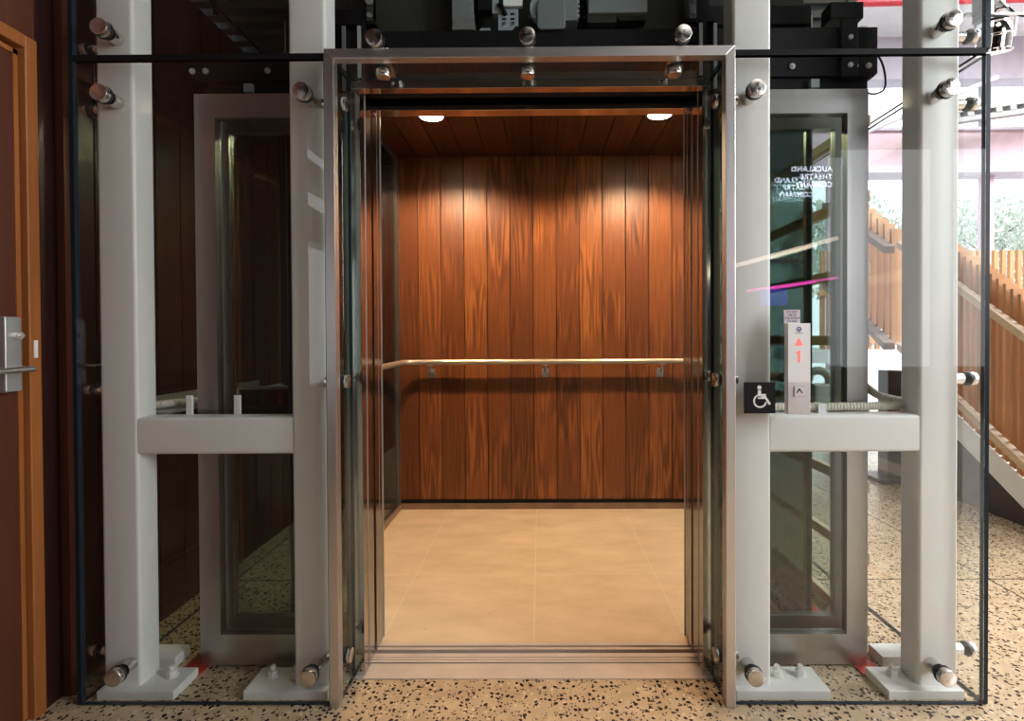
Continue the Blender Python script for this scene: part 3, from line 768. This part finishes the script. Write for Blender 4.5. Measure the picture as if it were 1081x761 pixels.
b.box(.8145, .8185, cy0-.0008, cy0+.0004, 1.2105, 1.214)
b.build('emblem', M['blue'], t)
b = MB(); b.box(.804, .828, cy0-.0006, cy0+.0004, 1.2005, 1.2025); b.build('emblem_caption', M['ink'], t)
t = thing('notice_sticker', (.805, 1.61, 1.2325), 'small printed fire notice sticker just above the call panel', 'sticker')
b = MB(); b.box(.780, .831, 1.6095, 1.6115, 1.2325, 1.2755); b.build('sticker', M['sticker'], t)
text_mesh('notice_text', 'DO NOT\nUSE IN\nTHE EVENT\nOF FIRE', .0098, M['ink'], t, (.8055, 1.6090, 1.2655), line=1.02)
# wheelchair sign
t = thing('wheelchair_sign', (.701, 1.605, .945), 'black square sign with a white wheelchair symbol on the glass', 'sign')
b = MB(); b.box(.6518, .7504, 1.605, 1.6115, .945, 1.0445); b.build('sign_plate', M['signblack'], t, bevel=.001)
b = MB(); yA, yB = 1.6038, 1.6052
def S(u, v): return (.6518+u*.0986, 1.0445-v*.0995)      # unit square of the sign
b.prism([(S(.475, .165)[0]+.0066*math.cos(k*PI/8), S(.475, .165)[1]+.0066*math.sin(k*PI/8)) for k in range(16)], 'y', yA, yB)
b.prism([S(.425, .25), S(.53, .25), S(.53, .375), S(.69, .375), S(.69, .435), S(.53, .435), S(.53, .49), S(.425, .49)], 'y', yA, yB)
b.prism([S(.425, .44), S(.68, .44), S(.735, .52), S(.85, .69), S(.785, .725), S(.66, .53), S(.425, .53)], 'y', yA, yB)
cxs, czs = .50, .60
for k in range(26):
    a0, a1 = math.radians(112+k*238/26), math.radians(112+(k+1)*238/26)
    q = [S(cxs+r*math.cos(a), czs-r*math.sin(a)) for r, a in ((.17, a0), (.222, a0), (.222, a1), (.17, a1))]
    b.prism(q, 'y', yA, yB)
b.build('wheelchair_symbol', M['white'], t)

# ------------------------------------------------------------------ things lying along the crossbars
def hose_pts(p, n):
    """smooth polyline through control points"""
    out = []
    P = [Vector(q) for q in p]; P = [P[0]*2-P[1]]+P+[P[-1]*2-P[-2]]
    for i in range(1, len(P)-2):
        for k in range(n):
            s = k/n; a, b2, c, d2 = P[i-1:i+3]
            out.append(.5*((2*b2)+(c-a)*s+(2*a-5*b2+4*c-d2)*s*s+(3*b2-a-3*c+d2)*s**3))
    out.append(P[-2]); return out
t = thing('flexible_conduit', (1.0, 1.72, .93), 'cream corrugated conduit clipped along the top of the right crossbar', 'conduit')
b = MB(); b.tube(hose_pts([(.77, 1.722, .950), (.90, 1.724, .949), (1.02, 1.726, .949), (1.14, 1.728, .950), (1.225, 1.735, .952), (1.27, 1.765, .960), (1.215, 1.80, .975), (1.19, 1.83, 1.0), (1.187, 1.87, 1.02)], 22), .0135, 12, ripple=.10); b.build('hose', M['cream'], t)
for x in (.775, .954):
    b = MB(); b.box(x-.014, x+.014, 1.700, 1.744, .930, .938).box(x-.012, x+.012, 1.704, 1.709, .938, .962).box(x-.012, x+.012, 1.736, 1.741, .938, .962); b.build('clip', M['white'], t)
t = thing('cable_loop', (1.2, 2.15, .893), 'coiled cream hose end on a cream box behind the right crossbar', 'hose')
b = MB(); b.box(1.155, 1.250, 2.12, 2.20, .8935, .985); b.build('box', M['cream'], t, bevel=.006)
b = MB(); b.tube(hose_pts([(1.15, 2.16, 1.0), (1.165, 2.16, 1.035), (1.205, 2.16, 1.040), (1.235, 2.16, 1.018), (1.24, 2.16, .987)], 12), .017, 12, ripple=.08); b.build('hose', M['cream'], t)
t = thing('cable_shelf', (1.15, 2.2, .885), 'thin steel shelf carrying the coiled hose behind the right crossbar', 'shelf')
b = MB(); b.box(1.066, 1.254, 2.02, 2.40, .885, .893); b.build('shelf', M['galv'], t)
# left: metal tray with small posts and a dark box
t = thing('cable_tray', (-1.2, 1.9, .93), 'bright metal tray running back behind the left crossbar', 'tray')
b = MB(); b.box(-1.47, -1.30, 1.76, 2.6, .928, .934).box(-1.47, -1.462, 1.76, 2.6, .934, .975); b.build('tray', M['galv'], t)
b = MB(); b.tube(hose_pts([(-1.44, 1.78, .95), (-1.38, 1.85, .952), (-1.34, 1.99, .95), (-1.32, 2.3, .948), (-1.32, 2.55, .948)], 16), .015, 10, ripple=.1); b.build('hose', M['cream'], t)
for x, s in ((-1.222, 'left'), (-1.055, 'right')):
    b = MB(); b.box(x-.010, x+.010, 1.736, 1.745, .929, .995)
    tag(b.build('upright_tab', M['white'], loc=(x, 1.74, .929)), 'small white upright tab behind the left crossbar, %s of the pair' % s, 'tab')
t = thing('equipment_box', (-1.13, 2.12, .84), 'dark box with bolts and a steel lid behind the left crossbar', 'box')
b = MB(); b.box(-1.262, -.998, 2.09, 2.16, .84, .978); b.build('body', M['darksteel'], t, bevel=.002)
b = MB(); b.box(-1.272, -.998, 2.084, 2.165, .978, .987); b.build('lid', M['galv'], t)
for x in (-1.18, -1.10):
    b = MB(); b.lathe((x, 2.09, .93), (0, -1, 0), [(0, .012), (.006, .011), (.006, .0001)], 10); b.build('bolt', M['darksteel'], t)
# cream bars of the cladding beside the car
t = thing('side_bars', (1.27, 2.0, 0), 'row of pale horizontal bars beside the right wall of the lift car', 'bars')
for z in (.035, .32, .60, .88, 1.17, 1.45, 1.735, 2.025):
    b = MB(); b.cur = .4; b.box(1.255, 1.285, 1.96, 3.5, z-.022, z+.022); b.build('bar', M['railwood'], t, bevel=.003)
for y in (1.98, 3.44):
    b = MB(); b.box(1.256, 1.284, y, y+.03, .003, 2.4); b.build('upright', M['galv'], t)

# ------------------------------------------------------------------ stair with finned balustrade on the right
SXX = 3.0
def zr(y, z0, s): return z0+s*(y-3.13)
t = thing('staircase', (3.6, 3.6, 0), 'white edged staircase with a dark bronze side panel at the right', 'staircase')
b = MB(); b.prism([(2.95, .0), (4.16, .0), (4.16, zr(4.16, .125, .655)), (2.95, zr(2.95, .125, .655))], 'x', SXX+.0, SXX+.03); b.build('side_panel', M['browndark'], t)
b = MB(); b.prism([(2.72, .0), (2.95, .0), (2.95, zr(2.95, .125, .655)), (4.16, zr(4.16, .125, .655)), (4.16, zr(4.16, .30, .655)), (2.72, zr(2.72, .30, .655))], 'x', SXX-.012, SXX-.001); b.build('stringer', M['whitepaint'], t)
for k in range(9):
    y = 2.75+k*.262; z = .172*(k+1)
    b = MB(); b.box(SXX+.12, 4.3, y, y+.29, z-.045, z); b.build('tread', M['whitepaint'], t)
b = MB(); b.prism([(2.72, 0), (2.95, 0), (5.2, 1.36), (5.2, 1.60), (2.72, .1)], 'x', 4.3, 4.34); b.build('far_stringer', M['whitepaint'], t)
b = MB(); b.box(2.83, 2.95, 4.10, 4.22, .03, .9); b.build('support_column', M['browndark'], t)
b = MB(); b.box(2.72, 2.99, 4.02, 4.30, 0, .03); b.build('support_base', M['browndark'], t)
t = thing('stair_balustrade', (SXX, 3.4, 0), 'blond timber finned balustrade beside the stair at the right edge', 'balustrade')
master = None
y = 2.70; i = 0
while y < 4.16:
    za, zb = zr(y, .285, .655), zr(y, 1.425, .75)
    b = MB(); b.cur = (i*.618) % 1; b.box(SXX+.002, SXX+.092, y, y+.021, za+.0, zb)
    b.build('fin', M['timber'], t)
    y += .0505; i += 1
for z0, s in ((1.215, .70), (.425, .655)):
    b = MB(); b.cur = .5; b.prism([(2.66, zr(2.66, z0-.035, s)), (4.17, zr(4.17, z0-.035, s)), (4.17, zr(4.17, z0+.02, s)), (2.66, zr(2.66, z0+.02, s))], 'x', SXX-.052, SXX+.0015)
    b.build('rail', M['railwood'], t)
t = thing('stair_balustrade', (SXX, 4.7, 1.0), 'upper finned balustrade with brown rails seen between the door and the right outer post', 'balustrade')
y = 4.31; i = 0
while y < 5.2:
    b = MB(); b.cur = (i*.618) % 1; b.box(SXX+.002, SXX+.092, y, y+.022, zr(y, .36, .655), zr(y, 1.20, .76)); b.build('fin', M['timber'], t)
    y += .085; i += 1
for z0 in (1.16, .345):
    b = MB(); b.prism([(4.27, zr(4.27, z0-.03, .66)), (5.2, zr(5.2, z0-.03, .66)), (5.2, zr(5.2, z0+.03, .66)), (4.27, zr(4.27, z0+.03, .66))], 'x', SXX-.09, SXX+.0015); b.build('rail', M['railbrown'], t)
# far landing balustrade
t = thing('landing_balustrade', (5.2, 6.0, 1.0), 'pale slatted balustrade across the landing in front of the far windows', 'balustrade')
x = 3.35; i = 0; src = None
while x < 7.2:
    b = MB(); b.cur = (i*.618) % 1; b.box(x, x+.045, 6.0, 6.04, 1.02, 2.19); b.build('slat', M['timber'], t)
    x += .093; i += 1
for z in (1.10, 1.66): 
    b = MB(); b.cur = .6; b.box(3.3, 7.25, 5.97, 5.999, z, z+.05); b.build('rail', M['timber'], t)
b = MB(); b.box(3.2, 8.0, 5.98, 6.9, .86, 1.02); tag(b.build('landing_slab', M['whitepaint'], loc=(5.2, 6.4, .86)), 'white landing slab under the far slatted balustrade', 'slab')

# ------------------------------------------------------------------ stage light and overhead pieces at upper right
t = thing('stage_light', (2.72, 3.0, 2.94), 'chrome stage lamp hanging at the upper right corner', 'lamp')
ax = Vector((.10, .30, -1)).normalized(); c0 = Vector((2.70, 3.0, 3.045))
b = MB(); b.lathe(c0, ax, [(0, .035), (.004, .06), (.02, .072), (.05, .082), (.075, .085), (.08, .092), (.088, .092), (.09, .086), (.155, .088), (.16, .099), (.175, .099), (.175, .092), (.167, .092), (.167, .0001)], 32); b.build('lamp_body', M['chrome'], t)
b = MB(); b.lathe(c0, -ax, [(-.002, .055), (.006, .058), (.012, .045), (.012, .0001)], 28); b.build('rear_cap', M['black'], t)
b = MB(); b.cyl(c0+ax*.1675, c0+ax*.171, .090, 28); b.build('lens', M['lens'], t)
u = Vector((1, 0, .18)).normalized(); mid = c0+ax*.10
b = MB(); b.tube([mid+u*.10, mid+u*.125, mid+u*.12-ax*.10, mid-u*.0-ax*.21, mid-u*.12-ax*.10, mid-u*.125, mid-u*.10], .008, 8); b.build('yoke', M['galv'], t)
b = MB(); b.box(2.68, 2.74, 2.98, 3.04, 3.11, 3.26); b.build('clamp', M['galv'], t)
b = MB(); b.tube(hose_pts([tuple(c0), (2.69, 2.99, 3.10), (2.75, 2.98, 3.11), (2.82, 2.98, 3.06), (2.95, 2.99, 3.07), (3.1, 3.0, 3.09)], 10), .005, 8); b.build('cable', M['black'], t)
b = MB(); b.box(2.5, 3.6, 2.99, 3.03, 3.25, 3.29).box(2.56, 2.60, 2.9, 3.0, 3.02, 3.30).box(2.50, 3.2, 2.97, 2.99, 3.06, 3.075)
tag(b.build('lighting_bar', M['galv'], loc=(3.0, 3.0, 3.25)), 'galvanised lighting bar carrying the chrome stage lamp', 'bar')
b = MB(); b.cyl((2.6, 5.0, 4.45), (6.5, 5.0, 4.52), .035, 14)
tag(b.build('overhead_pipe', M['redpaint'], loc=(4.5, 5, 4.48)), 'red pipe crossing the hall below the ceiling at the right', 'pipe')
b = MB(); b.box(5.0, 8.0, 6.4, 6.5, 3.86, 3.92)
for k in range(16): b.box(5.05+k*.18, 5.13+k*.18, 6.39, 6.51, 3.92, 3.98)
b.box(5.0, 8.0, 6.4, 6.5, 3.98, 4.02)
o = tag(b.build('perforated_truss', M['greywall'], loc=(5.2, 6.45, 3.92)), 'slanting perforated grey truss in front of the far upper windows', 'truss'); o.rotation_euler = (0, -.13, 0)
t = tag(MB().tube([(3.7, 6.2, 3.55), (5.6, 6.2, 4.33)], .03, 10).build('diagonal_brace', M['mauve'], loc=(4.4, 6.2, 3.9)), 'thin grey diagonal brace crossing the bright upper window', 'brace')
b = MB(); b.tube(hose_pts([(1.15, 1.90, 2.30), (1.22, 1.93, 2.31), (1.32, 1.96, 2.26), (1.36, 1.99, 2.17), (1.30, 1.97, 2.13), (1.21, 1.92, 2.13)], 12), .004, 8)
tag(b.build('loose_cable', M['darksteel'], loc=(1.2, 1.92, 2.2)), 'thin dark cable looping from the right end of the operator beam', 'cable')
b = MB(); b.tube([(-.98, 1.95, 2.75), (-.72, 2.9, 2.72)], .012, 8); b.tube([(-1.25, 1.95, 2.74), (-1.25, 1.95, 2.45)], .01, 8)
tag(b.build('roof_brace', M['darksteel'], loc=(-.9, 2.4, 2.74)), 'dark thin brace under the ribbed soffit behind the upper left glass', 'brace')

# trees beyond the windows
def tree(name, label, cx, cy, cz, rx, rz, n, group=None):
    t = thing(name, (cx, cy, 0), label, 'tree', group)
    b = MB(); b.tube(hose_pts([(cx, cy, -.5), (cx+.05, cy, .8), (cx-.04, cy, cz-.4), (cx+.02, cy, cz+.3)], 8), .06, 10)
    for k in range(7):
        a = k*2.4; b.tube([(cx, cy, cz-.7+.15*k), (cx+.5*rx*math.cos(a), cy+.3*math.sin(a), cz-.3+.18*k)], .018, 6)
    b.build('trunk', M['bark'], t)
    b = MB()
    for i in range(n):
        while True:
            q = Vector((random.uniform(-1, 1), random.uniform(-1, 1), random.uniform(-1, 1)))
            if .25 < q.length < 1: break
        p = Vector((cx+q.x*rx, cy+q.y*.7, cz+q.z*rz)); s = random.uniform(.035, .075)
        R = Euler((random.uniform(0, 6), random.uniform(0, 6), random.uniform(0, 6))).to_matrix()
        b.cur = random.random()
        b.add([p+R@Vector(w) for w in ((-s, 0, 0), (0, -s*.45, 0), (s, 0, 0), (0, s*.45, 0))], [(0, 1, 2, 3)])
    f = b.build('foliage', M['leafgreen'], t)
    return t
tree('tree', 'leafy tree paled by sky glare outside, seen through the glass between door and right post', 5.6, 9.2, 2.75, 1.2, 1.0, 4200)
tree('tree', 'leafy tree paled by sky glare outside the window at the far right edge', 8.3, 9.4, 2.75, 1.6, 1.05, 5200)

# ------------------------------------------------------------------ lobby pieces behind the viewer (mirrored in the glass)
t = thing('company_sign', (3.17, -2.62, 2.8), 'lit wall lettering of the theatre company, mirrored in the lift glass', 'sign')
b = MB(); b.box(2.85, 3.48, -2.66, -2.63, 2.80, 3.24); b.build('sign_board', M['signblack'], t)
text_mesh('sign_letters', 'AUCKLAND\nTHEATRE\nCOMPANY', .082, M['letters'], t, (3.385, -2.615, 3.085), rot=(PI/2, 0, PI), align='LEFT', spacing=1.10, line=1.1, offset=.0025)
b = MB(); b.tube([(1.7, -2.0, 1.83), (3.08, -2.0, 2.195)], .022, 10)
tag(b.build('lit_handrail', M['warmled'], loc=(2.4, -2, 2.0)), 'warm lit stair handrail in the lobby, mirrored in the right glass', 'handrail')
b = MB(); b.tube([(2.15, -2.0, 1.655), (3.08, -2.0, 1.785)], .013, 10)
tag(b.build('neon_strip', M['pinkled'], loc=(2.6, -2, 1.72)), 'pink light strip in the lobby, mirrored in the right glass', 'light strip')
b = MB(); b.box(2.28, 2.56, -2.0, -1.98, 1.50, 1.67)
tag(b.build('wall_screen', M['blueled'], loc=(2.42, -2, 1.50)), 'small blue lit screen in the lobby, mirrored in the right glass', 'screen')

# ------------------------------------------------------------------ lights
def light(name, kind, loc, energy, col, **kw):
    l = bpy.data.lights.new(name, kind); l.energy = energy; l.color = col
    for k, v in kw.items(): setattr(l, k, v)
    o = bpy.data.objects.new(name, l); COL.objects.link(o); o.location = loc; return o
for x in (-.606, .677):
    light('car_downlight', 'SPOT', (x, 2.827, CZ-.02), 125, (1.0, .70, .42), spot_size=math.radians(152), spot_blend=.35, shadow_soft_size=.05)
def area(name, loc, target, size, energy, col):
    o = light(name, 'AREA', loc, energy, col, shape='RECTANGLE', size=size[0], size_y=size[1])
    o.rotation_euler = (Vector(target)-Vector(loc)).to_track_quat('-Z', 'Y').to_euler(); return o
area('post_fill_light', (4.05, -.35, 2.5), (.7, 1.65, 1.1), (1.1, 2.4), 150, (.95, .98, 1.0))  # added fill from the right for the posts; no window stands here
area('hall_fill_light', (5.4, 3.2, 5.2), (4.8, 3.3, 0), (4.0, 5.0), 1250, (.95, .97, 1.0))  # added fill below the solid ceiling to brighten the right hall
area('front_fill_light', (1.8, -.4, 4.9), (1.2, 1.4, .6), (2.0, 1.6), 22, (1.0, .93, .84))  # added weak fill from above; not a lamp of the lobby

w = bpy.data.worlds.new('sky'); SC.world = w; w.use_nodes = True
nt = w.node_tree
for n in list(nt.nodes): nt.nodes.remove(n)
out = nt.nodes.new('ShaderNodeOutputWorld'); bg = nt.nodes.new('ShaderNodeBackground')
tc = nt.nodes.new('ShaderNodeTexCoord'); sp = nt.nodes.new('ShaderNodeSeparateXYZ'); nt.links.new(tc.outputs['Generated'], sp.inputs[0])
r = nt.nodes.new('ShaderNodeValToRGB'); r.color_ramp.elements[0].position = .45; r.color_ramp.elements[0].color = (.75, .80, .84, 1)
r.color_ramp.elements[1].position = .6; r.color_ramp.elements[1].color = (.95, .98, 1, 1)
mr = nt.nodes.new('ShaderNodeMapRange'); mr.inputs['From Min'].default_value = -1; nt.links.new(sp.outputs[2], mr.inputs['Value'])
nt.links.new(mr.outputs[0], r.inputs['Fac']); nt.links.new(r.outputs[0], bg.inputs['Color']); bg.inputs['Strength'].default_value = 2.9
nt.links.new(bg.outputs[0], out.inputs['Surface'])

GROUPS = dict(glass_panel='glass panes of the lift shaft', shaft_support='white steel supports beside the doorway', rear_post='rear steel posts',
    landing_door_leaf='outer lift door leaves', car_door_leaf='inner lift door leaves', joint_strip='black joint strips between panes',
    steel_strip='red oxide floor strips', corner_bracket='corner brackets above the doorway', upright_tab='white tabs behind the left crossbar',
    tree='trees beyond the windows', stair_balustrade='finned stair balustrades')
for o in SC.objects:
    g = GROUPS.get(o.name.split('.')[0])
    if g and o.parent is None and 'label' in o.keys(): o['group'] = g

SC.view_settings.view_transform = 'Standard'
SC.view_settings.look = 'None'
SC.view_settings.exposure = 0.0
SC.cycles.transparent_max_bounces = 40
SC.cycles.max_bounces = 10
SC.cycles.glossy_bounces = 6
SC.cycles.diffuse_bounces = 4
SC.cycles.sample_clamp_indirect = 6.0
SC.cycles.use_denoising = True
SC.cycles.caustics_reflective = False
